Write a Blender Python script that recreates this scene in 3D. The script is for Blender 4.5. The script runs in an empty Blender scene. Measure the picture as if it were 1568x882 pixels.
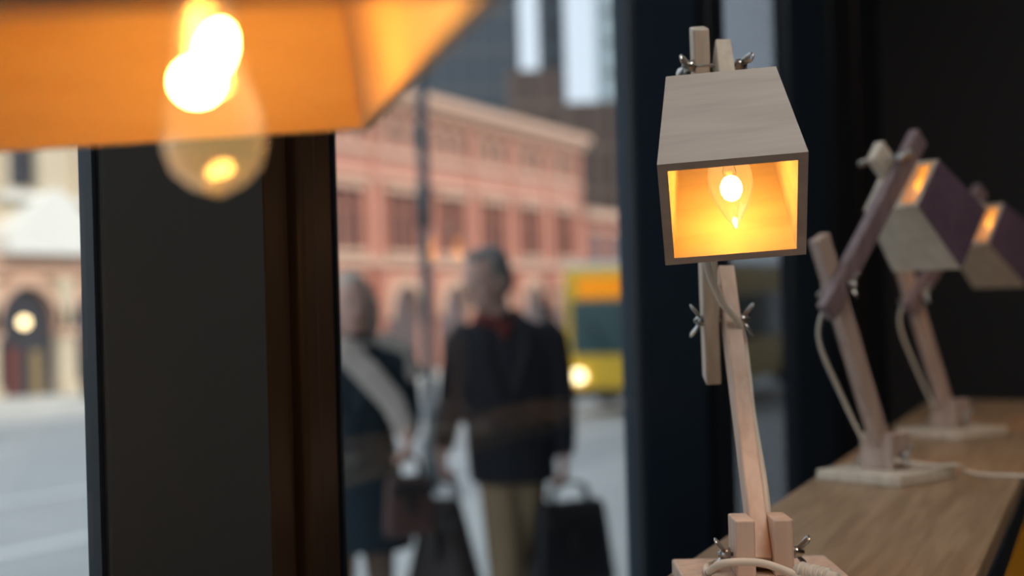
import bpy, math, random
from mathutils import Vector, Matrix
random.seed(4)
YAW=math.radians(22.9); CY,SY=math.cos(YAW),math.sin(YAW)
EYE=1.41
CT=1.138                      # counter top height
def C(r,f,z=0.0):            # metres right / forward of the photographer's spot -> world
    return Vector((CY*r-SY*f, SY*r+CY*f, z))
def gz(y): return -0.03*y     # street falls gently towards +Y

# ------------------------------------------------------------ materials
def _base(name):
    m=bpy.data.materials.new(name); m.use_nodes=True
    nt=m.node_tree; b=nt.nodes['Principled BSDF']; return m,nt,b
def mat(name,col,rough=.5,metal=0,var=.12,scale=6,bump=0.0,coat=0):
    m,nt,b=_base(name); N=nt.nodes; L=nt.links
    tc=N.new('ShaderNodeTexCoord'); no=N.new('ShaderNodeTexNoise'); no.inputs['Scale'].default_value=scale; no.inputs['Detail'].default_value=4
    L.new(tc.outputs['Object'],no.inputs['Vector'])
    mx=N.new('ShaderNodeMix'); mx.data_type='RGBA'
    mx.inputs[6].default_value=(*[c*(1-var) for c in col],1); mx.inputs[7].default_value=(*[min(1,c*(1+var)) for c in col],1)
    L.new(no.outputs['Fac'],mx.inputs[0]); L.new(mx.outputs[2],b.inputs['Base Color'])
    b.inputs['Roughness'].default_value=rough; b.inputs['Metallic'].default_value=metal; b.inputs['Coat Weight'].default_value=coat
    if bump:
        bp=N.new('ShaderNodeBump'); bp.inputs['Strength'].default_value=bump; bp.inputs['Distance'].default_value=.01
        L.new(no.outputs['Fac'],bp.inputs['Height']); L.new(bp.outputs['Normal'],b.inputs['Normal'])
    return m
def wood(name,c1,c2,stretch=(45,45,3),rough=.5):
    m,nt,b=_base(name); N=nt.nodes; L=nt.links
    tc=N.new('ShaderNodeTexCoord'); mp=N.new('ShaderNodeMapping'); mp.inputs['Scale'].default_value=stretch
    no=N.new('ShaderNodeTexNoise'); no.inputs['Scale'].default_value=1.6; no.inputs['Detail'].default_value=6; no.inputs['Distortion'].default_value=.5
    L.new(tc.outputs['Object'],mp.inputs['Vector']); L.new(mp.outputs['Vector'],no.inputs['Vector'])
    cr=N.new('ShaderNodeValToRGB'); cr.color_ramp.elements[0].position=.36; cr.color_ramp.elements[1].position=.64
    cr.color_ramp.elements[0].color=(*c1,1); cr.color_ramp.elements[1].color=(*c2,1)
    L.new(no.outputs['Fac'],cr.inputs['Fac']); L.new(cr.outputs['Color'],b.inputs['Base Color'])
    b.inputs['Roughness'].default_value=rough
    return m
def emis(name,col,s):
    m=bpy.data.materials.new(name); m.use_nodes=True; nt=m.node_tree; nt.nodes.clear()
    e=nt.nodes.new('ShaderNodeEmission'); o=nt.nodes.new('ShaderNodeOutputMaterial')
    e.inputs[0].default_value=(*col,1); e.inputs[1].default_value=s; nt.links.new(e.outputs[0],o.inputs[0]); return m
def glass(name,tint=(1,1,1),f0=.04,f90=.9,rough=0.0,refl=(1,1,1),pw=5,haze=0):
    # thin sheet: Schlick mix of clear transmission and mirror reflection
    m=bpy.data.materials.new(name); m.use_nodes=True; nt=m.node_tree; nt.nodes.clear(); N=nt.nodes; L=nt.links
    t=N.new('ShaderNodeBsdfTransparent'); g=N.new('ShaderNodeBsdfGlossy'); f=N.new('ShaderNodeLayerWeight'); mx=N.new('ShaderNodeMixShader'); o=N.new('ShaderNodeOutputMaterial')
    f.inputs['Blend'].default_value=.5
    p=N.new('ShaderNodeMath'); p.operation='POWER'; p.inputs[1].default_value=pw; L.new(f.outputs['Facing'],p.inputs[0])
    q=N.new('ShaderNodeMath'); q.operation='MULTIPLY_ADD'; q.inputs[1].default_value=f90-f0; q.inputs[2].default_value=f0; L.new(p.outputs[0],q.inputs[0])
    t.inputs[0].default_value=(*tint,1); g.inputs['Roughness'].default_value=rough; g.inputs[0].default_value=(*refl,1)
    L.new(q.outputs[0],mx.inputs[0]); L.new(t.outputs[0],mx.inputs[1]); L.new(g.outputs[0],mx.inputs[2])
    if haze:   # emission added to clear bulb glass, a soft halo round the filament
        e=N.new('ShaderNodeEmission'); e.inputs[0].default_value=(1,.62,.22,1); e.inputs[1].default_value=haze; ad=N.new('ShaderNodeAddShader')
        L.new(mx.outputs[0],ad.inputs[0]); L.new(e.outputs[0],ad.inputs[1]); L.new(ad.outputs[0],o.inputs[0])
    else: L.new(mx.outputs[0],o.inputs[0])
    return m

M_maple=wood('maple_wood',(.50,.42,.32),(.60,.51,.40))
M_mapleh=wood('maple_head',(.44,.37,.315),(.53,.455,.385),(30,4,30))
M_mapler=wood('maple_rosy',(.54,.37,.27),(.64,.47,.36))  # pinkish wood, made peachier for the warm lamp glow on the arm
M_mapled=wood('maple_aged',(.36,.25,.20),(.45,.33,.27))
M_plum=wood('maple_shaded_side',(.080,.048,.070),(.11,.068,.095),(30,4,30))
M_armshade=wood('arm_wood_shaded',(.15,.10,.105),(.21,.145,.14))  # natural arm wood, with its shaded near side put into the colour
M_oak=wood('oak_counter',(.24,.145,.077),(.34,.22,.125),(40,3,40),.42)
M_steel=mat('zinc_steel',(.45,.43,.4),.3,1,.05)
M_cable=mat('cream_cable',(.62,.55,.45),.5,0,.04)
M_socket=mat('porcelain_socket',(.75,.68,.58),.3,0,.03)
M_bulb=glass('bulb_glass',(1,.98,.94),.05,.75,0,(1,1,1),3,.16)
M_fil=emis('filament_glow',(1,.41,.055),105)
M_fil2=emis('filament_glow_soft',(1,.43,.07),135)
M_black=mat('black_frame_paint',(.008,.012,.018),.32,0,.1,2)
M_blue=mat('blue_black_panel',(.011,.025,.044),.35,0,.15,2)
M_grey=mat('charcoal_column_paint',(.034,.037,.037),.5,0,.1,1.5)
M_brown=mat('bronze_dark_jamb',(.045,.023,.011),.28,.2,.2,3)
M_glass=glass('shop_window_glass',(.98,.99,.985),.03)
M_glassd=glass('darkened_window_glass',(.55,.56,.57),.05)  # dark tint stands in for the dark interior reflected in this pane
M_dark=mat('dark_interior_paint',(.03,.03,.032),.7,0,.1,2)
M_floor=wood('floor_boards',(.10,.07,.05),(.16,.11,.08),(6,1,1),.4)
M_ceil=mat('ceiling_paint',(.35,.34,.33),.8)
M_yellow=mat('yellow_lacquer',(.85,.36,.01),.4,0,.05)

# ------------------------------------------------------------ mesh builder
class MB:
    def __init__(s): s.v=[];s.f=[];s.m=[];s.sm=[]
    def add(s,vs,fs,m=0,smooth=False):
        o=len(s.v); s.v+=[tuple(v) for v in vs]
        for f in fs: s.f.append([i+o for i in f]); s.m.append(m); s.sm.append(smooth)
    def box(s,c,d,m=0,R=None,taper=(1,1)):
        c=Vector(c); vs=[]
        for z in (-.5,.5):
            for y in (-.5,.5):
                for x in (-.5,.5):
                    k=taper if z>0 else (1,1)
                    p=Vector((x*d[0]*k[0],y*d[1]*k[1],z*d[2]))
                    if R is not None: p=R@p
                    vs.append(c+p)
        s.add(vs,[(0,2,3,1),(4,5,7,6),(0,1,5,4),(2,6,7,3),(0,4,6,2),(1,3,7,5)],m)
    def b2(s,x0,x1,y0,y1,z0,z1,m=0): s.box(((x0+x1)/2,(y0+y1)/2,(z0+z1)/2),(x1-x0,y1-y0,z1-z0),m)
    def tube(s,pts,rad,m=0,n=14,smooth=True,ref=None):
        pts=[Vector(p) for p in pts]; k=len(pts); vs=[]; fs=[]
        if not isinstance(rad,(list,)): rad=[rad]*k
        for i,p in enumerate(pts):
            t=(pts[min(i+1,k-1)]-pts[max(i-1,0)])
            if t.length<1e-9: t=Vector((0,0,1))
            t.normalize()
            rf=Vector(ref) if ref else Vector((1,0,0))
            if abs(t.dot(rf))>.92: rf=Vector((0,0,1)) if abs(t.z)<.9 else Vector((0,1,0))
            u=(rf-t*rf.dot(t)).normalized(); w=t.cross(u)
            r=rad[i]; ra,rb=(r if isinstance(r,tuple) else (r,r))
            for j in range(n):
                a=2*math.pi*j/n; vs.append(p+u*ra*math.cos(a)+w*rb*math.sin(a))
        for i in range(k-1):
            for j in range(n):
                fs.append((i*n+j,i*n+(j+1)%n,(i+1)*n+(j+1)%n,(i+1)*n+j))
        fs.append(tuple(reversed(range(n)))); fs.append(tuple((k-1)*n+j for j in range(n)))
        s.add(vs,fs,m,smooth)
    def ell(s,c,r,m=0,R=None,n=16):
        c=Vector(c); vs=[];fs=[]; h=n//2
        for i in range(1,h):
            th=math.pi*i/h
            for j in range(n):
                a=2*math.pi*j/n
                p=Vector((r[0]*math.sin(th)*math.cos(a),r[1]*math.sin(th)*math.sin(a),r[2]*math.cos(th)))
                if R is not None: p=R@p
                vs.append(c+p)
        t=Vector((0,0,r[2])); b=-t
        if R is not None: t=R@t;b=R@b
        vs+= [c+t,c+b]; T=len(vs)-2;B=T+1
        for i in range(h-2):
            for j in range(n):
                fs.append((i*n+j,(i+1)*n+j,(i+1)*n+(j+1)%n,i*n+(j+1)%n))
        for j in range(n):
            fs.append((T,j,(j+1)%n)); fs.append((B,(h-2)*n+(j+1)%n,(h-2)*n+j))
        s.add(vs,fs,m,True)
    def rings(s,R,m=0,n=24):   # horizontal elliptical rings (x,y,z,rx,ry)
        vs=[];fs=[]
        for (x,y,z,rx,ry) in R:
            for j in range(n):
                a=2*math.pi*j/n; vs.append((x+rx*math.cos(a),y+ry*math.sin(a),z))
        k=len(R)
        for i in range(k-1):
            for j in range(n): fs.append((i*n+j,(i+1)*n+j,(i+1)*n+(j+1)%n,i*n+(j+1)%n))
        fs.append(tuple(range(n))); fs.append(tuple(reversed([(k-1)*n+j for j in range(n)])))
        s.add(vs,fs,m,True)
    def build(s,name,mats,parent=None,bevel=0,remesh=0,sub=0,smooth_it=0,seg=2):
        me=bpy.data.meshes.new(name); me.from_pydata(s.v,[],s.f); me.update()
        for m in mats: me.materials.append(m)
        for p,mi,sm in zip(me.polygons,s.m,s.sm): p.material_index=mi; p.use_smooth=sm
        import bmesh
        bm=bmesh.new(); bm.from_mesh(me); bmesh.ops.recalc_face_normals(bm,faces=bm.faces); bm.to_mesh(me); bm.free()
        o=bpy.data.objects.new(name,me); bpy.context.scene.collection.objects.link(o)
        if parent: o.parent=parent
        if remesh:
            r=o.modifiers.new('r','REMESH'); r.mode='VOXEL'; r.voxel_size=remesh; r.use_smooth_shade=True
            if smooth_it:
                q=o.modifiers.new('s','SMOOTH'); q.iterations=smooth_it; q.factor=.5
        if bevel:
            b=o.modifiers.new('b','BEVEL'); b.width=bevel; b.segments=seg; b.limit_method='ANGLE'; b.angle_limit=math.radians(40)
        if sub:
            q=o.modifiers.new('sub','SUBSURF'); q.levels=sub; q.render_levels=sub
        return o
def empty(name,loc,rz=0,M=None):
    e=bpy.data.objects.new(name,None); bpy.context.scene.collection.objects.link(e); e.empty_display_size=.05
    if M is not None: e.matrix_world=M
    else: e.location=loc; e.rotation_euler=(0,0,rz)
    return e
def catmull(P,n=10):
    P=[Vector(p) for p in P]; Q=[P[0]*2-P[1]]+P+[P[-1]*2-P[-2]]; out=[]
    for i in range(1,len(Q)-2):
        for k in range(n):
            t=k/n; a,b,c,d=Q[i-1],Q[i],Q[i+1],Q[i+2]
            out.append(.5*((2*b)+(c-a)*t+(2*a-5*b+4*c-d)*t*t+(3*b-a-3*c+d)*t**3))
    out.append(P[-1]); return out

# ------------------------------------------------------------ room shell
def simple(name,x0,x1,y0,y1,z0,z1,m,bevel=0):
    b=MB(); b.b2(x0,x1,y0,y1,z0,z1); return b.build(name,[m],bevel=bevel)
simple('floor',-.85,3.1,-2.6,5.3,.05,.20,M_floor)
simple('ceiling',-.85,3.1,-2.6,5.3,3.2,3.35,M_ceil)
simple('wall_east',3.0,3.1,-2.5,5.2,.2,3.2,M_dark)
simple('wall_south',-.75,3.1,-2.6,-2.5,.2,3.2,M_dark)
simple('wall_north',-.75,3.1,5.2,5.3,.2,3.2,M_dark)
w=MB()
w.b2(-.85,-.75,-2.6,5.3,3.0,3.2,0)        # header
w.b2(-.85,-.75,-2.6,5.3,-.25,.38,0)       # plinth
w.b2(-.785,-.745,2.335,2.74,.38,3.0,1)    # blue black panel
w.b2(-.80,-.77,2.74,2.82,.38,3.0,0)       # shadow gap
w.b2(-.785,-.742,2.82,2.95,.38,3.0,0)
w.b2(-.785,-.745,3.62,4.15,.38,3.0,1)
w.b2(-.80,-.76,4.15,4.19,.38,3.0,0)
w.b2(-.79,-.74,4.19,4.62,.38,3.0,0)
w.b2(-.79,-.735,4.62,4.65,.38,3.0,2)
w.b2(-.79,-.745,4.65,5.2,.38,3.0,0)
w.b2(-.79,-.74,-2.5,-2.3,.38,3.0,0)
w.build('wall_west',[M_black,M_blue,M_brown],bevel=.004)
simple('trim_1',-.766,-.745,.925,1.16,.38,3.0,M_grey,.003)
j=MB(); j.b2(-.78,-.75,1.16,1.215,.38,3.0,0); j.b2(-.78,-.738,1.215,1.25,.38,3.0,0); j.b2(-.78,-.752,1.25,1.305,.38,3.0,0)
j.build('trim_2',[M_brown],bevel=.008,seg=4)
for i,(y0,y1,g) in enumerate([(-2.3,.925,M_glass),(1.305,2.335,M_glass),(2.95,3.62,M_glassd)]):
    b=MB(); b.b2(-.760,-.755,y0,y1,.38,3.0,0)
    for yy in (y0,y1-.006): b.b2(-.764,-.751,yy,yy+.006,.38,3.0,1)
    b.b2(-.766,-.749,y0,y1,.38,.40,1); b.b2(-.766,-.749,y0,y1,2.98,3.0,1)
    b.build('window_%d'%(i+1),[g,M_black])
simple('shop_upper_shade_mass',-.95,8,-2.7,5.4,3.36,13,mat('dark_stone',(.12,.11,.10),.8))  # unseen mass above the ceiling, added to cast shade on the street
nb=MB(); nb.b2(-.85,8,5.42,60,-2.6,13); 
for k in range(12):
    nb.b2(-.93,-.85,7+k*4,9.4+k*4,4.2,7,1); nb.b2(-.93,-.85,7+k*4,9.4+k*4,8,10.8,1)
nb.build('neighbour_shade_building',[mat('render_stone',(.22,.2,.18),.8),M_black])  # unseen mass along the street, added to shade it
nb=MB(); nb.b2(-.85,8,-30,-2.72,0,13); nb.b2(-.93,-.85,-12,-8,4,8,1); nb.build('south_shade_building',[mat('render_stone2',(.22,.2,.18),.8),M_black])  # unseen mass to the south, likewise added for shade

# ------------------------------------------------------------ counter
ct=MB()
ct.b2(-.40,-.124,-.6,3.42,CT-.025,CT,0)
ct.b2(-.395,-.122,-.6,3.43,CT-.065,CT-.025,1)
ct.b2(-.385,-.140,-.58,3.40,.20,CT-.065,1)
for k in range(4): ct.b2(-.140,-.133,-.57+k*.995,.40+k*.995,.26,CT-.07,2)
ct.build('wood_counter',[M_oak,M_black,M_yellow],bevel=.003)

# ------------------------------------------------------------ desk lamps
def desk_lamp(name,rr,ff,er,ef,P,fil):
    loc=C(rr,ff,CT+.0005); e=CY*er-SY*ef, SY*er+CY*ef
    root=empty(name,loc,math.atan2(e[1],e[0]))
    hs=P.get('hs',1.0)
    b=MB(); s=P.get('plate',.162); b.box((0,0,.0075),(s,s,.015)); b.build('base_plate',[P['platew']],root,bevel=.002)
    b=MB()
    for sy in (-1,1): b.box((0,sy*.0170,.040),(.046,.0172,.050))
    b.box((-.019,0,.032),(.010,.0170,.034))
    b.build('base_cheeks',[P['wood2']],root,bevel=.0015)
    def beam(nm,p0,p1,wd,th,m):
        p0=Vector(p0);p1=Vector(p1); z=(p1-p0).normalized(); y=Vector((0,1,0)); y=(y-z*y.dot(z)).normalized(); x=y.cross(z)
        R=Matrix((x,y,z)).transposed(); bb=MB(); bb.box((p0+p1)/2,(wd,th,(p1-p0).length),0,R); return bb.build(nm,[m],root,bevel=.0018)
    Lb,El,Le=P['pivot'],P['elbow'],P['lower_end']
    Ub,Ut=P['up_low'],P['up_top']
    beam('lower_arm',Lb,Le,.028,.0165,P['wood2']); beam('upper_arm',Ub,Ut,.030,.0155,P['arm2'])
    ph=math.radians(P['tilt']); yw=Matrix.Rotation(math.radians(P.get('yaw',0)),3,'Z')
    n=yw@Vector((math.cos(ph),0,-math.sin(ph))); p=yw@Vector((math.sin(ph),0,math.cos(ph))); q=yw@Vector((0,1,0))
    Rr=Matrix.Rotation(math.radians(P.get('roll',0)),3,n); p=Rr@p; q=Rr@q
    B=Vector(P['back']); L=P.get('L',.137)*hs; wf=.0625*hs; wb=.049*hs; th=.0085
    pt=lambda a,b_,t: B+n*t+q*a+p*b_
    hd=MB(); sq=[(-1,-1),(1,-1),(1,1),(-1,1)]
    vs=[pt(a*wf,c*wf,L) for a,c in sq]+[pt(a*wb,c*wb,0) for a,c in sq]+[pt(a*(wf-th),c*(wf-th),L) for a,c in sq]+[pt(a*(wb-th),c*(wb-th),0) for a,c in sq]
    for i in range(4):
        k=(i+1)%4
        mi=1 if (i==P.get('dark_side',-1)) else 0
        hd.add([vs[i],vs[k],vs[4+k],vs[4+i]],[(0,1,2,3)],mi)
        hd.add([vs[8+i],vs[8+k],vs[12+k],vs[12+i]],[(0,1,2,3)],0)
        hd.add([vs[i],vs[k],vs[8+k],vs[8+i]],[(0,1,2,3)],0)
        hd.add([vs[4+i],vs[4+k],vs[12+k],vs[12+i]],[(0,1,2,3)],0)
    Rh=Matrix((q,p,n)).transposed()
    hd.box(pt(0,0,.004),(.028,2*(wb-th)+.002,.010),0,Rh)
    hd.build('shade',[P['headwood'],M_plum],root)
    jb=B-n*P.get('blen',.062)+q*P.get('boff',.008)
    beam('head_bracket',pt(P.get('boff',.008),0,.0),B-n*(P.get('blen',.062)+.018)+q*P.get('boff',.008),.034,.0155,P['wood'])
    sk=MB(); prof=[(.0,.013),(.03,.0135),(.036,.0155),(.042,.0155)]
    sk.tube([pt(0,0,t*hs) for t,_ in prof],[r for _,r in prof],0,20)
    sk.tube([pt(0,0,t*hs) for t in (.042,.045,.048,.051,.056)],[.0125,.0135,.0125,.0135,.0125],1,20)
    sk.build('socket',[M_socket,M_steel],root)
    gb=MB(); prof=[(.054,.0115),(.060,.0140),(.072,.0178),(.085,.0198),(.098,.0195),(.112,.0160),(.126,.0108),(.138,.006),(.146,.0032),(.150,.0006)]
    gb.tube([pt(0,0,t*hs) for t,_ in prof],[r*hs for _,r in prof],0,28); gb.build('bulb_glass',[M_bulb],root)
    fl=MB(); fl.ell(pt(0,0,.100*hs),(.0098,.0098,.0135),0,Rh,14)
    fl.build('filament',[fil],root)
    fw=MB()
    for sg in (-1,1): fw.tube([pt(sg*.002,0,.056*hs),pt(sg*.006,0,.08*hs),pt(sg*.004,0,.09*hs)],.0006,0,6)
    fw.build('filament_supports',[M_steel],root)
    def bolt(c,ax,half,rot):
        c=Vector(c); ax=Vector(ax).normalized(); bb=MB(); bb.tube([c-ax*half,c+ax*half],.0022,0,10)
        u=Vector((0,0,1)) if abs(ax.z)<.9 else Vector((1,0,0)); u=(u-ax*u.dot(ax)).normalized(); u=Matrix.Rotation(rot,3,ax)@u
        for sg in (-1,1):
            h=c+ax*sg*(half-.006)
            bb.tube([h-ax*sg*.005,h,h+ax*sg*.004],[.0062,.0052,.0040],0,12)
            for k in (-1,1):
                pp=[h+u*k*.003,h+u*k*.009+ax*sg*.004,h+u*k*.014+ax*sg*.008,h+u*k*.0165+ax*sg*.0095]
                bb.tube(pp,[(.0016,.0035),(.0018,.0048),(.0018,.0055),(.001,.003)],0,10,True,tuple(ax))
        bb.build('wing_bolt',[M_steel],root)
    bolt((Lb[0],Lb[1],Lb[2]+.010),(0,1,0),.039,.5)
    bolt((El[0],(El[1]+Ub[1])/2,El[2]),(0,1,0),.028,.25)
    bolt(jb+q*(-.008),(0,1,0),.031,1.2)
    for nm,pts,r in P['cables']:
        cb=MB(); cb.tube(catmull(pts,10),r,0,10); cb.build(nm,[M_cable],root)
    return root

mainP=dict(wood=M_maple,wood2=M_mapler,platew=M_mapler,arm2=M_maple,headwood=M_mapleh,tilt=48.5,roll=4.2,yaw=-3.5,L=.128,plate=.146,back=(-.027,-.0195,.434),boff=.006,blen=.068,
  pivot=(0,0,.022),elbow=(-.143,0,.240),lower_end=(-.170,0,.288),up_low=(-.168,-.0165,.178),up_top=(-.076,-.032,.522),
  cables=[('flex_upper',[(-.03,-.015,.38),(-.055,-.012,.355),(-.095,-.022,.335),(-.100,-.028,.300),(-.110,-.014,.262),(-.118,.004,.237),(-.133,.012,.21),(-.10,.012,.15),(-.05,.0125,.09),(-.03,.012,.06)],.0040),
          ('flex_base',[(-.03,.012,.05),(-.045,-.02,.02),(-.01,-.045,.021),(.015,-.05,.0185),(.035,-.04,.030),(.045,-.01,.032),(.05,.015,.024),(.06,.03,.018)],.0036)])
L1=desk_lamp('desk_lamp',.218,1.285,0,-1,mainP,M_fil)
cp=MB()
for i in range(6): cp.tube([(.050+.004*i,.026+.0035*i,.0245),(.052+.004*i,.028+.0035*i,.0245)],.0085-.0004*i,0,14)
cp.tube([(.048,.022,.0245),(.078,.050,.0225)],.006,0,12); cp.build('cable_gland',[M_cable],L1)

P2=dict(wood=M_maple,wood2=M_mapled,platew=M_maple,arm2=M_armshade,headwood=M_maple,tilt=40,hs=.90,dark_side=3,back=(.058,0,.412),boff=.004,blen=.055,plate=.136,
  pivot=(.0,0,.025),elbow=(-.108,0,.272),lower_end=(-.138,0,.337),up_low=(-.150,-.0165,.235),up_top=(.080,-.0165,.480),
  cables=[('flex_upper',[(-.105,.012,.26),(-.125,.014,.2),(-.075,.016,.12),(-.03,.012,.05)],.0028),
          ('flex_base',[(-.02,-.02,.03),(.03,-.06,.019),(.060,-.075,.018),(.085,-.09,.004),(.12,-.20,.004),(.085,-.262,.002),(.07,-.30,-.03)],.003)])
L2=desk_lamp('desk_lamp',.514,1.985,.75,.66,P2,M_fil2)
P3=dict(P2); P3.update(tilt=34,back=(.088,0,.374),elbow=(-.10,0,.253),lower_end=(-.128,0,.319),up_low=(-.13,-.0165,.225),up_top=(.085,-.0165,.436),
  cables=[('flex_upper',[(-.10,.012,.25),(-.115,.014,.2),(-.07,.016,.12),(-.03,.012,.05)],.0028)])
L3=desk_lamp('desk_lamp',.770,2.52,.80,.60,P3,M_fil2)

# ------------------------------------------------------------ pendant lamp near the photographer
d=Vector((*C(-.200,.980)[:2],.012)).normalized(); rt=Vector((*C(.980,.200)[:2],.06)).normalized(); up=rt.cross(d).normalized(); rt=d.cross(up)
ctr=C(-.173,.59,EYE+.086)
PM=Matrix.Identity(4)
for i in range(3): PM[i][0]=rt[i];PM[i][1]=d[i];PM[i][2]=up[i];PM[i][3]=ctr[i]
pr=empty('pendant_lamp',None,M=PM)
b=MB(); wx,wy=.138,.197; tx,ty=.122,.160; H=.17; th=.007
sq=[(-1,-1),(1,-1),(1,1),(-1,1)]
o0=[(a*wx,c*wy,0) for a,c in sq]; o1=[(a*tx,c*ty,H) for a,c in sq]; i0=[(a*(wx-th),c*(wy-th),0) for a,c in sq]; i1=[(a*(tx-th),c*(ty-th),H-th) for a,c in sq]
for i in range(4):
    k=(i+1)%4
    b.add([o0[i],o0[k],o1[k],o1[i]],[(0,1,2,3)],1); b.add([i0[i],i0[k],i1[k],i1[i]],[(0,1,2,3)],0); b.add([o0[i],o0[k],i0[k],i0[i]],[(0,1,2,3)],0)
b.add(o1,[(0,1,2,3)],1); b.add(i1,[(0,1,2,3)],0)
b.build('shade',[wood('shade_inner_ply',(.74,.50,.24),(.82,.58,.30),(5,5,20)),wood('shade_outer_walnut',(.05,.03,.02),(.09,.05,.03))],pr)
bx,by=.045,.01
b=MB(); b.tube([(bx,by,H-th),(bx,by,.07)],.004,1,12); b.tube([(bx+.006,by,.085),(bx+.004,by,.044)],.015,0,18); b.build('socket',[M_socket,M_steel],pr)
ax=Vector((0,0,-1)).normalized(); o=Vector((bx+.004,by,.036))
b=MB(); prof=[(-.008,.012),(.012,.0135),(.028,.016),(.044,.0205),(.058,.0215),(.068,.0185),(.075,.011),(.079,.001)]
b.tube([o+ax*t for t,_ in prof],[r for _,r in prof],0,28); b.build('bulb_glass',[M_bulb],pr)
b=MB(); ax2=Vector((-.38,0,-1)).normalized(); Rz=ax2.to_track_quat('Z','Y').to_matrix(); b.ell(o+Vector((.004,0,-.017)),(.0080,.0080,.0130),0,Rz,14); b.ell(o+Vector((-.005,0,-.030)),(.0108,.0085,.0100),0,None,14)
b.build('filament',[emis('pendant_glow',(1,.44,.08),118)],pr)
inv=PM.inverted(); top=inv@Vector((*(PM@Vector((0,0,H)))[:2],3.2))
b=MB(); b.tube([(0,0,H),top],.003,0,8); b.tube([top,top-Vector((0,0,.03))],.05,0,20); b.build('cord',[M_black],pr)

# ------------------------------------------------------------ street
def strip(name,x0,x1,y0,y1,dz,m,th=.1):
    b=MB(); vs=[(x,y,gz(y)+dz-t) for t in (0,th) for y in (y0,y1) for x in (x0,x1)]
    b.add(vs,[(0,1,3,2),(4,6,7,5),(0,2,6,4),(1,5,7,3),(0,4,5,1),(2,3,7,6)]); return b.build(name,[m])
M_pave=mat('pavement_slabs',(.56,.57,.55),.7,0,.18,1.2)
M_road=mat('asphalt',(.43,.445,.44),.6,0,.18,.8)
strip('sidewalk',-5.0,-.86,-30,140,0,M_pave,.3)
strip('road',-22,-5.16,-30,140,-.12,M_road,.3)
strip('far_sidewalk',-25.9,-22,-30,140,0,M_pave,.3)
strip('curb',-5.15,-5.0,-30,140,.0,mat('curb_granite',(.60,.60,.58),.6),.2)
M_line=mat('road_paint',(.85,.85,.82),.6)
rl=MB()
for x in (-7.4,-9.75,-14.5):
    for k in range(30):
        y0=-10+k*4.0; y1=y0+(3.99 if x>-10 else 2); z=-.12+.006
        rl.add([(x-.09,y0,gz(y0)+z),(x+.09,y0,gz(y0)+z),(x+.09,y1,gz(y1)+z),(x-.09,y1,gz(y1)+z)],[(0,1,2,3)])
rl.build('road_markings',[M_line])
strip('plaza_ground',-160,-26.0,-60,240,-.2,M_pave,.3)

M_pink=mat('pink_render',(.60,.29,.215),.85,0,.18,.4); M_pink2=mat('pink_trim_stone',(.66,.43,.32),.85,0,.1,.6); M_brick=mat('red_brick',(.42,.17,.12),.9,0,.25,1.5)
M_win=mat('dark_window_panes',(.05,.05,.06),.25); M_winp=mat('brown_window_panes',(.10,.06,.055),.4,0,.3,.7); M_cream=mat('cream_stone',(.62,.53,.40),.85,0,.12,.5); M_white=mat('white_stucco',(.80,.80,.77),.8)
def arch_ring(b,x,yc,zc,r,w,dep,m,n=14,x1=None):
    for i in range(n):
        a0=math.pi*i/n;a1=math.pi*(i+1)/n
        P=[(yc+r*math.cos(a0),zc+r*math.sin(a0)),(yc+(r+w)*math.cos(a0),zc+(r+w)*math.sin(a0)),(yc+(r+w)*math.cos(a1),zc+(r+w)*math.sin(a1)),(yc+r*math.cos(a1),zc+r*math.sin(a1))]
        vs=[(x,p[0],p[1]) for p in P]+[(x+dep,p[0],p[1]) for p in P]
        b.add(vs,[(0,1,2,3),(7,6,5,4),(0,4,5,1),(1,5,6,2),(2,6,7,3),(3,7,4,0)],m)
def half_disc(b,x,yc,zc,r,m,n=14):
    vs=[(x,yc+r*math.cos(math.pi*i/n),zc+r*math.sin(math.pi*i/n)) for i in range(n+1)]; b.add(vs,[tuple(range(n+1))],m)
X0=-26
pk=MB()
pk.b2(X0-14,X0,37,71,-3,9.0,0)
pk.b2(X0-.2,X0+.45,36.8,71.2,9.0,9.3,1); pk.b2(X0-.2,X0+.7,36.7,71.3,9.3,9.65,1)
pk.b2(X0-.1,X0+.22,36.9,71.1,6.95,7.2,1); pk.b2(X0-.1,X0+.18,36.9,71.1,5.95,6.1,1); pk.b2(X0-.1,X0+.25,36.9,71.1,2.65,2.95,1)
pk.b2(X0,X0+.06,37,71,6.1,6.95,0)
for k in range(46): pk.b2(X0,X0+.4,37.2+k*.74,37.45+k*.74,8.8,9.0,1)
for k in range(22):
    y=38+k*1.5; pk.b2(X0,X0+.03,y-.42,y+.42,7.45,8.4,2); pk.b2(X0,X0+.15,y-.50,y-.42,7.4,8.5,1); pk.b2(X0,X0+.15,y+.42,y+.50,7.4,8.5,1); pk.b2(X0,X0+.15,y-.5,y+.5,8.4,8.55,1)
bays=[41.3,45.8,50.3,54.9,59.4,63.8,68.4]
for y in bays:
    pk.b2(X0,X0+.04,y-1.25,y+1.25,3.25,5.55,2)
    for q in (-1.25,-.42,.42,1.25): pk.b2(X0,X0+.18,y+q-.08,y+q+.08,3.2,5.6,3)
    pk.b2(X0,X0+.14,y-1.25,y+1.25,4.75,4.85,3)
    pk.b2(X0,X0+.28,y-1.45,y+1.45,3.05,3.25,1); pk.b2(X0,X0+.28,y-1.45,y+1.45,5.55,5.8,1)
    half_disc(pk,X0+.05,y,.6,1.3,2); pk.b2(X0,X0+.05,y-1.3,y+1.3,-2.5,.6,2); arch_ring(pk,X0,y,.6,1.3,.35,.3,1)
    pk.b2(X0,X0+.3,y+2.0,y+2.5,-3,2.65,3)
    pk.b2(X0,X0+.22,y+2.05,y+2.45,2.95,8.8,0)
pk.build('pink_heritage_building',[M_pink,M_pink2,M_winp,M_brick])
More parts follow.
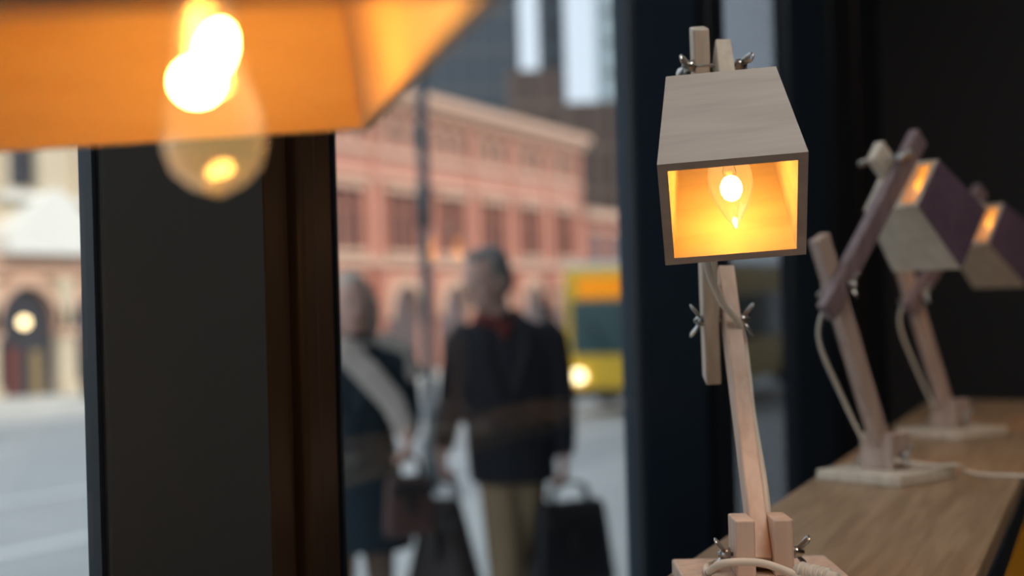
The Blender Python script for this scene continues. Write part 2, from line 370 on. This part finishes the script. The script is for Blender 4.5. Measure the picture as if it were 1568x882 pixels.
lw=MB(); lw.b2(X0-12,X0,71.4,100,-4,5.6,0); lw.b2(X0-.1,X0+.4,71.4,100,5.4,5.9,1); lw.b2(X0-.1,X0+.3,71.4,100,1.6,1.9,1)
for k in range(9):
    y=73.5+k*3; lw.b2(X0,X0+.05,y-.7,y+.7,2.6,4.6,2); lw.b2(X0,X0+.2,y-.85,y+.85,4.6,4.8,1); lw.b2(X0,X0+.2,y-.85,y+.85,2.4,2.6,1)
    lw.b2(X0,X0+.05,y-.9,y+.9,-2.8,.9,2)
lw.build('brick_terrace_building',[M_brick,M_pink2,M_winp])
cr=MB(); cr.b2(X0-12,X0,12,36.5,-2,9.5,0)
cr.b2(X0,X0+.5,12,36.5,9.2,9.7,0)
cr.b2(X0,X0+.35,12,36.5,1.95+.55,2.75,3); cr.b2(X0,X0+.2,12,36.5,2.2,2.5,3)
for k in range(8):
    y=14.5+k*2.88
    cr.b2(X0,X0+.05,y-.55,y+.55,4.55,7.2,2); arch_ring(cr,X0,y,7.0,.5,.2,.2,1)
    for q in (-.65,.65): cr.b2(X0,X0+.25,y+q-.1,y+q+.1,4.3,7.2,0)
    cr.b2(X0,X0+.3,y-.8,y+.8,4.2,4.4,1)
    half_disc(cr,X0+.05,y,.85,1.12,2); cr.b2(X0,X0+.05,y-1.12,y+1.12,-1.5,.85,2); arch_ring(cr,X0,y,.85,1.12,.25,.3,3)
    cr.b2(X0,X0+.3,y+1.14,y+1.74,-1.6,2.2,0); cr.b2(X0,X0+.4,y+1.1,y+1.78,.65,.85,3); cr.b2(X0,X0+.4,y+1.1,y+1.78,-1.6,-.6,0)
    cr.b2(X0+.05,X0+.10,y+.25,y+.6,-1.2,.3,4)
    cr.b2(X0+.05,X0+.12,y-.7,y-.2,-1.2,.4,5)
yc=29.7
vs=[(X0,yc-1.9,2.8),(X0,yc+1.9,2.8),(X0,yc+1.9,3.3),(X0,yc,4.5),(X0,yc-1.9,3.3)]; vs+=[(x+.7,y,z) for x,y,z in vs]
cr.add(vs,[(0,1,2,3,4),(9,8,7,6,5),(0,5,6,1),(1,6,7,2),(2,7,8,3),(3,8,9,4),(4,9,5,0)],1)
cr.build('cream_arcade_building',[M_cream,M_white,M_win,M_pink2,mat('warm_shop_display',(.28,.20,.10),.6),mat('red_shop_display',(.13,.04,.035),.6)])
lb=empty('globe_lantern',(X0+.6,28.35,1.05)); b=MB(); b.ell((0,0,0),(.13,.13,.13)); b.build('globe',[emis('lantern_glow',(1,.75,.4),6)],lb)
b=MB(); b.tube([(-.22,0,.3),(-.1,0,.3),(0,0,.25),(0,0,.12)],.02,0,8); b.build('arm',[M_black],lb)

def tower(name,r0,r1,f,zt,m,m2,dep=14):
    c=C((r0+r1)/2,f+dep/2,0); root=empty(name,(c.x,c.y,0),YAW)
    b=MB(); w_=(r1-r0); b.b2(-w_/2,w_/2,-dep/2,dep/2,-5,zt,0)
    n=max(2,int(w_/1.6))
    for i in range(n+1):
        x=-w_/2+i*w_/n; b.b2(x-.12,x+.12,-dep/2-.25,-dep/2,-5,zt,1)
    z=2
    while z<zt-1: b.b2(-w_/2,w_/2,-dep/2-.12,-dep/2,z,z+.5,1); z+=3.4
    b.build('tower_body',[m,m2],root)
M_tw=mat('tower_glass_dark',(.05,.065,.085),.3); M_tw2=mat('tower_mullions',(.09,.10,.11),.6); M_bk=mat('dark_brick_block',(.09,.068,.06),.9); M_bk2=mat('dark_brick_trim',(.14,.11,.095),.9)
tower('office_tower',-13,1.15,124,62,M_tw,M_tw2)
tower('slab_tower',3.2,5.1,124,62,mat('slab_black',(.02,.025,.03),.5),M_tw)
tower('brick_block',.2,4.2,109,18.6,M_bk,M_bk2,10)
tower('brick_block',4.5,12,109,16.0,M_bk,M_bk2,10)
tower('pale_tower',11,22,160,60,mat('pale_tower_glass',(.4,.5,.55),.4),M_tw2)

g=C(-.84,14); sl=empty('street_lamp',(g.x,g.y,gz(g.y)-.12))
b=MB(); b.tube([(0,0,0),(0,0,.5),(0,0,.55),(0,0,8.5)],[.10,.10,.06,.045],0,16); b.tube([(0,0,8.4),(.4,0,8.8),(1.3,0,9.0)],[.04,.035,.03],0,12)
b.box((1.5,0,9.0),(.7,.22,.1)); b.tube([(0,0,2.6),(0,0,3.0)],.075,0,16); b.build('post',[mat('lamp_post_paint',(.08,.10,.11),.5)],sl)
g=Vector((-22.6,27.6,0)); lbn=empty('litter_bin',(g.x,g.y,gz(g.y)))
b=MB(); b.tube([(0,0,0),(0,0,.05),(0,0,.95),(0,0,1.0)],[.26,.3,.3,.32],0,20); b.tube([(0,0,1.0),(0,0,1.12),(0,0,1.2)],[.32,.3,.12],0,20); b.build('drum',[mat('bin_grey',(.06,.065,.07),.6)],lbn)

# ------------------------------------------------------------ bus
g=C(2.10,26.6); bus=empty('city_bus',(g.x,g.y,gz(g.y)-.12)); bus.scale=(1,1,.93)
M_by=mat('bus_yellow',(.98,.60,.03),.3,0,.02); M_bw=mat('bus_cream',(.85,.80,.68),.4,0,.03); M_bg=mat('bus_windscreen',(.04,.095,.10),.08,0,.2,.8)
b=MB(); b.b2(-1.25,1.25,0,11,.32,2.95,0); b.build('body',[M_by],bus,bevel=.16,seg=4)
b=MB(); b.b2(-1.2,1.2,.1,10.9,2.88,3.08,0); b.build('roof',[M_bw],bus,bevel=.08,seg=3)
b=MB(); b.b2(-1.06,1.06,-.04,.03,1.20,2.30,0)
for k in range(6): b.b2(1.22,1.27,1.2+k*1.6,2.65+k*1.6,1.3,2.35,0); b.b2(-1.27,-1.22,1.2+k*1.6,2.65+k*1.6,1.3,2.35,0)
b.build('windows',[M_bg],bus,bevel=.02)
b=MB(); b.b2(-.90,.95,-.06,.02,2.38,2.74,0); b.build('destination_sign',[emis('sign_amber',(1,.34,.02),1.15)],bus)
b=MB(); b.b2(-.02,.02,-.07,-.03,1.15,2.35,0); b.b2(-1.2,1.2,-.10,.05,.32,.50,0)
for sx in (-1,1):
    b.tube([(sx*.3,-.07,1.2),(sx*.75,-.07,1.9)],.02,0,6)
    b.tube([(sx*1.2,0,2.5),(sx*1.45,-.25,2.5),(sx*1.47,-.25,2.3)],.03,0,8); b.box((sx*1.47,-.25,2.05),(.22,.12,.45))
for yy in (2.2,8.3):
    for sx in (-1,1): b.tube([(sx*1.0,yy,.48),(sx*1.27,yy,.48)],.48,0,24)
b.build('black_fittings',[M_black],bus,bevel=.01)
b=MB()
for sx in (-1,1): b.ell((sx*.95,-.05,.76),(.15,.05,.13))
b.build('headlights',[emis('headlight',(1,.80,.45),6)],bus)

# ------------------------------------------------------------ people
M_skin=mat('skin',(.60,.36,.29),.55,0,.06,20); M_lip=mat('lips',(.35,.14,.12),.5); M_eye=mat('eye_dark',(.03,.02,.02),.2); M_eyew=mat('eye_white',(.6,.58,.55),.3)
M_shoe=mat('shoe_leather',(.02,.018,.016),.35)
def hand(b,wrist,dirn,palm_n,side,curl=.6,s=1.0):
    w_=Vector(wrist); D=Vector(dirn).normalized(); Nn=Vector(palm_n).normalized(); S=Vector(side).normalized()
    b.tube([w_-D*.02*s,w_,w_+D*.03*s,w_+D*.07*s,w_+D*.092*s],[(.026*s,.02*s),(.027*s,.019*s),(.036*s,.017*s),(.041*s,.015*s),(.038*s,.011*s)],0,14,True,tuple(S))
    ln=[.070,.080,.074,.058]
    for i in range(4):
        off=S*(.029-.0195*i)*s; p=w_+D*.088*s+off; a=curl*(1+.08*i); pts=[p-D*.012*s,p]; dd=D.copy(); ang=0
        for k,fr in enumerate((.45,.30,.25)):
            ang+=a*(.8 if k==0 else 1.0); dd=D*math.cos(ang)+Nn*math.sin(ang); p=p+dd*ln[i]*fr*s; pts.append(p.copy())
        b.tube(pts,[.0088*s,.0095*s,.0088*s,.0080*s,.006*s],0,10)
    p=w_+D*.022*s+S*.026*s; d1=(D*.7+S*.65+Nn*.25).normalized(); d2=(D*.85+S*.15+Nn*.5).normalized()
    b.tube([p-S*.01*s,p,p+d1*.034*s,p+d1*.034*s+d2*.03*s,p+d1*.034*s+d2*.052*s],[.012*s,.0125*s,.0105*s,.0095*s,.006*s],0,10)
def empty_child(name,parent,loc,rot):
    e=bpy.data.objects.new(name,None); bpy.context.scene.collection.objects.link(e); e.parent=parent; e.location=loc; e.rotation_euler=rot; return e
def person(name,loc,rz,P):
    root=empty(name,loc,rz); cx=P['cx']
    b=MB(); b.rings([(x,y,z,rx,ry) for x,y,z,rx,ry in P['torso']])
    for sl_ in P['sleeves']: b.tube([(q[0],q[1],q[2]) for q in sl_],[(q[3],q[3]*1.05) for q in sl_],0,16)
    b.build('coat',[P['coat']],root,remesh=.011,smooth_it=6)
    d_=MB(); fr=P['front']
    for sg in (-1,1):
        vs=[(cx+sg*.015,fr+.002,1.17),(cx+sg*.035,fr-.004,1.20),(cx+sg*.085,fr+.012,1.36),(cx+sg*.06,fr+.05,1.455),(cx+sg*.035,fr+.045,1.44)]
        vs+=[(x,y-.008,z) for x,y,z in vs]; d_.add(vs,[(0,1,2,3,4),(9,8,7,6,5),(0,5,6,1),(1,6,7,2),(2,7,8,3),(3,8,9,4),(4,9,5,0)])
        d_.box((cx+sg*.10,fr+.03,1.02),(.11,.02,.045),0,Matrix.Rotation(sg*.35,3,'Z'))
    for k in range(4): d_.tube([(cx+.02,fr-.002,1.14-.09*k),(cx+.02,fr-.012,1.14-.09*k)],.011,0,10)
    d_.box((cx,fr+.004,(1.17+P['hem'])/2),(.012,.012,1.17-P['hem']),0)
    d_.build('lapels_and_buttons',[P['coat2']],root,bevel=.002)
    b=MB()
    for lg in P['legs']: b.tube([(q[0],q[1],q[2]) for q in lg],[(q[3],q[3]*1.08) for q in lg],0,16)
    b.rings([(cx,0,.98,.15,.10),(cx,0,.90,.16,.115),(cx,0,.83,.14,.11)])
    b.build('trousers' if P['trousers_name'] else 'legs_in_tights',[P['leg_mat']],root,remesh=.010,smooth_it=4)
    b=MB()
    for lg in P['legs']:
        x,y,z=lg[-1][:3]; b.ell((x,y-.05,z-.03),(.046,.085,.036)); b.ell((x,y-.12,z-.04),(.044,.07,.028)); b.ell((x,y+.03,z-.02),(.04,.045,.05)); b.box((x,y-.06,z-.066),(.08,.25,.018))
    b.build('shoes',[M_shoe],root,remesh=.007,smooth_it=3)
    hx,hy,top_=P['head']; h=empty_child('head',root,(hx,hy,top_-.24),P['hrot'])
    b=MB()
    b.rings([(0,-.045,0,.020,.018),(0,-.040,.012,.036,.040),(0,-.028,.035,.052,.062),(0,-.012,.065,.062,.080),(0,-.004,.10,.068,.088),(0,0,.13,.072,.092),(0,.004,.165,.073,.095),(0,.006,.20,.064,.084),(0,.008,.225,.042,.058),(0,.008,.238,.012,.018)])
    b.tube([(0,.02,-.10),(0,.015,-.04),(0,.01,.03)],[.062,.055,.054],0,16)
    b.tube([(0,-.088,.128),(0,-.100,.108),(0,-.112,.088),(0,-.098,.080)],[(.008,.008),(.010,.010),(.015,.012),(.012,.008)],0,10)
    for sg in (-1,1):
        b.ell((sg*.074,.010,.110),(.010,.020,.033)); b.ell((sg*.033,-.078,.137),(.022,.012,.007)); b.ell((sg*.038,-.066,.085),(.022,.018,.018))
    b.ell((0,-.075,.025),(.02,.014,.014))
    b.build('face',[M_skin],h,remesh=.0045,smooth_it=3)
    b=MB()
    for sg in (-1,1): b.ell((sg*.031,-.084,.120),(.013,.007,.007),0)
    b.build('eyes',[M_eyew],h)
    b=MB()
    for sg in (-1,1): b.ell((sg*.031,-.0895,.120),(.006,.004,.006),0)
    b.build('pupils',[M_eye],h)
    b=MB(); b.ell((0,-.088,.056),(.024,.007,.004)); b.ell((0,-.086,.050),(.020,.008,.005)); b.build('mouth',[M_lip],h)
    b=MB()
    for sg in (-1,1): b.tube([(sg*.016,-.090,.138),(sg*.033,-.091,.144),(sg*.050,-.078,.138)],[.003,.004,.002],0,8)
    b.ell((0,.026,.170),(.080,.086,.079)); b.ell((0,.050,.115),(.075,.063,.085)); b.ell((0,-.038,.215),(.050,.038,.027),0)
    for sg in (-1,1): b.ell((sg*.070,-.006,.148),(.012,.020,.034))
    if P['long_hair']:
        for sg in (-1,1): b.tube([(sg*.055,.03,.19),(sg*.086,.02,.11),(sg*.088,.015,.02),(sg*.075,.02,-.05)],[.03,.032,.03,.012],0,12)
        b.tube([(0,.05,.15),(0,.085,.05),(0,.09,-.07)],[(.07,.04),(.08,.035),(.055,.02)],0,14)
    b.build('hair',[P['hair']],h,remesh=.006,smooth_it=2)
    b=MB(); nn=18
    pts=[(hx*.6+cx*.4+.078*math.cos(2*math.pi*i/nn),.0+hy*.5+.072*math.sin(2*math.pi*i/nn),1.475+.012*math.sin(4*math.pi*i/nn)-(.02 if math.sin(2*math.pi*i/nn)<0 else 0)) for i in range(nn+1)]
    b.tube(pts,.024,0,12)
    for tail in P['scarf_tails']: b.tube([q[:3] for q in tail],[(q[3],q[4]) for q in tail],0,12)
    b.build('scarf',[P['scarf']],root,remesh=.007,smooth_it=2)
    for i,(wp,dn,pn,sd,cu) in enumerate(P['hands']):
        b=MB(); hand(b,wp,dn,pn,sd,cu); b.build('hand_%d'%(i+1),[M_skin],root)
    return root

M_navy=mat('navy_wool',(.008,.009,.015),.9,0,.25,30,.3); M_navy2=mat('navy_wool_dark',(.006,.007,.011),.8)
man=dict(cx=.02,coat=M_navy,coat2=M_navy2,front=-.135,hem=.83,scarf_tails=[[(.0,-.085,1.46,.026,.02),(.01,-.105,1.425,.024,.014),(.015,-.118,1.39,.012,.01)]],
 torso=[(-.01,0,1.50,.06,.06),(0,0,1.475,.095,.075),(.01,0,1.44,.155,.095),(.015,0,1.37,.190,.122),(.015,0,1.24,.180,.130),(.015,0,1.10,.170,.125),(.02,0,.98,.172,.13),(.03,0,.83,.170,.14)],
 sleeves=[[(-.12,0,1.44,.052),(-.165,0,1.385,.064),(-.188,.01,1.26,.060),(-.207,.01,1.14,.055),(-.228,-.04,1.04,.048),(-.240,-.075,.975,.042)],
          [(.15,0,1.44,.052),(.200,0,1.385,.064),(.218,.01,1.26,.060),(.230,.012,1.12,.055),(.234,-.01,1.01,.048),(.230,-.03,.93,.042)]],
 legs=[[(-.030,0,.90,.084),(-.018,-.06,.70,.076),(-.012,-.12,.50,.064),(-.010,-.13,.30,.055),(-.01,-.14,.09,.050)],
       [(.080,0,.90,.084),(.078,.0,.70,.076),(.072,.02,.50,.064),(.070,.10,.30,.055),(.07,.20,.11,.050)]],
 trousers_name=True,leg_mat=mat('khaki_cotton',(.30,.21,.12),.9,0,.12,12),head=(-.035,-.03,1.75),hrot=(.20,0,-.85),long_hair=False,
 hair=mat('grey_hair',(.22,.21,.20),.8,0,.3,60),scarf=mat('red_scarf',(.13,.018,.016),.9,0,.3,40),
 hands=[((-.242,-.085,.955),(0,-.05,-1),(1,0,0),(0,-1,0),1.2),((.230,-.035,.915),(0,-.05,-1),(-1,0,0),(0,-1,0),1.25)])
MR,MF=-.045,5.6
g=C(MR,MF); gy=g.y
PN=person('pedestrian',(g.x,g.y,gz(gy)),YAW,man)
M_bl=mat('black_leather',(.010,.010,.012),.45,0,.2,20)
def bag(name,r,f,z,rot,w_,dp,h,m,hh=.07,tp=(.8,.65)):
    e=empty(name,(*C(r,f)[:2],z),rot)
    b=MB(); b.box((0,0,h/2),(w_,dp,h),0,None,tp); b.build('bag_body',[m],e,bevel=.03,seg=3)
    b=MB(); a=w_*.22
    for sy in (-.018,.018): b.tube(catmull([(-a,sy,h-.01),(-a*.8,sy,h+hh*.7),(0,sy*.4,h+hh),(a*.8,sy,h+hh*.7),(a,sy,h-.01)],6),.007,0,10)
    b.box((0,-dp*.46,h*.55),(w_*.16,.03,h*.25)); b.box((0,-dp*.40,h*.80),(w_*.7,.02,h*.2)); b.build('bag_handle',[M_shoe],e,bevel=.003)
    return e
bag('briefcase',MR+.247,5.565,gz(gy)+.42,YAW+.45,.36,.12,.335,M_bl)
bag('travel_bag',MR-.247,5.50,gz(gy)+.40,YAW-.5,.30,.17,.385,mat('brown_grey_canvas',(.05,.035,.032),.8,0,.2,30),.075,(.45,.5))

M_teal=mat('teal_wool',(.010,.023,.033),.9,0,.25,30,.3)
woman=dict(cx=0,coat=M_teal,coat2=mat('teal_dark',(.010,.022,.03),.8),front=-.13,hem=.62,
 scarf_tails=[[(-.10,-.05,1.47,.05,.03),(-.02,-.11,1.43,.055,.022),(.08,-.145,1.33,.055,.018),(.17,-.165,1.22,.050,.016),(.22,-.19,1.10,.040,.012)],[(.10,-.03,1.47,.045,.03),(.19,.0,1.41,.06,.05),(.23,-.0,1.30,.06,.05)],[(-.10,-.02,1.47,.045,.03),(-.18,.0,1.40,.06,.055),(-.21,.0,1.30,.055,.05)]],  # pale wraps stand in for a lamp's reflection in the window
 torso=[(0,0,1.50,.055,.055),(0,0,1.475,.09,.07),(0,0,1.44,.155,.09),(0,0,1.37,.19,.115),(0,0,1.24,.175,.125),(0,0,1.10,.155,.115),(0,0,.98,.175,.125),(0,0,.80,.20,.14),(0,0,.62,.225,.16)],
 sleeves=[[(-.13,0,1.44,.05),(-.175,0,1.385,.06),(-.20,.01,1.26,.055),(-.21,.0,1.14,.05),(-.215,-.06,1.04,.044),(-.21,-.10,.98,.038)],
          [(.13,0,1.44,.05),(.178,0,1.385,.06),(.205,.01,1.26,.055),(.22,-.0,1.16,.05),(.225,-.10,1.12,.044),(.225,-.17,1.10,.038)]],
 legs=[[(-.07,0,.88,.085),(-.07,-.04,.66,.070),(-.06,-.10,.48,.056),(-.06,-.12,.30,.050),(-.06,-.13,.09,.036)],
       [(.07,0,.88,.085),(.075,.03,.66,.070),(.08,.04,.48,.056),(.08,.12,.30,.050),(.08,.20,.11,.036)]],
 trousers_name=False,leg_mat=mat('tan_tights',(.22,.14,.10),.7),head=(0,-.02,1.74),hrot=(.05,0,.3),long_hair=True,
 hair=mat('blonde_hair',(.50,.44,.36),.7,0,.3,60),scarf=mat('lamp_ghost_scarf',(.46,.40,.35),.9,0,.2,40),
 hands=[((-.21,-.115,.965),(0,-.3,-1),(1,0,0),(0,-1,0),.5),((.225,-.185,1.09),(0,-.35,-1),(-1,0,0),(0,-1,0),1.2)])
g=C(-.62,5.5); W=person('pedestrian',(g.x,g.y,gz(g.y)),YAW,woman); W.scale=(.96,.96,.95)
bag('handbag',-.62+.216,5.285,gz(g.y)+.665,YAW+.2,.20,.10,.23,mat('brown_leather',(.075,.032,.024),.5,0,.2,20),.07,(.85,.7))

# ------------------------------------------------------------ light
w=bpy.data.worlds.new('World'); bpy.context.scene.world=w; w.use_nodes=True
nt=w.node_tree; bg=nt.nodes['Background']; bg.inputs[0].default_value=(.76,.87,1,1); bg.inputs[1].default_value=1.3
def light(name,typ,loc,direction,energy,col,**k):
    l=bpy.data.lights.new(name,typ); l.energy=energy; l.color=col
    for a,v in k.items(): setattr(l,a,v)
    o=bpy.data.objects.new(name,l); bpy.context.scene.collection.objects.link(o); o.location=loc
    o.rotation_euler=Vector(direction).to_track_quat('-Z','Y').to_euler(); return o
light('sun','SUN',(0,0,20),(-.72,.30,-.55),2.8,(1,.90,.76),angle=.02)
light('overhead_fill','AREA',(.55,.75,3.15),(-.25,.15,-1),34,(1,.95,.9),shape='RECTANGLE',size=1.2,size_y=1.2)  # unseen overhead fills, added to brighten the wooden lamps
light('overhead_fill','AREA',(.9,2.9,3.15),(-.2,0,-1),13,(1,.92,.85),shape='RECTANGLE',size=1.0,size_y=1.0)

# ------------------------------------------------------------ camera
cd=bpy.data.cameras.new('camera'); cam=bpy.data.objects.new('camera',cd); bpy.context.scene.collection.objects.link(cam)
cd.lens=50; cd.sensor_width=36; cd.clip_start=.02; cd.clip_end=600
cam.matrix_world=Matrix.Translation((0,0,EYE))@Matrix.Rotation(YAW,4,'Z')@Matrix.Rotation(math.radians(90.26),4,'X')@Matrix.Rotation(math.radians(-1.6),4,'Z')
cd.dof.use_dof=True; cd.dof.focus_distance=1.22; cd.dof.aperture_fstop=3.0
bpy.context.scene.camera=cam
vs=bpy.context.scene.view_settings; vs.view_transform='Standard'; vs.look='None'; vs.exposure=0
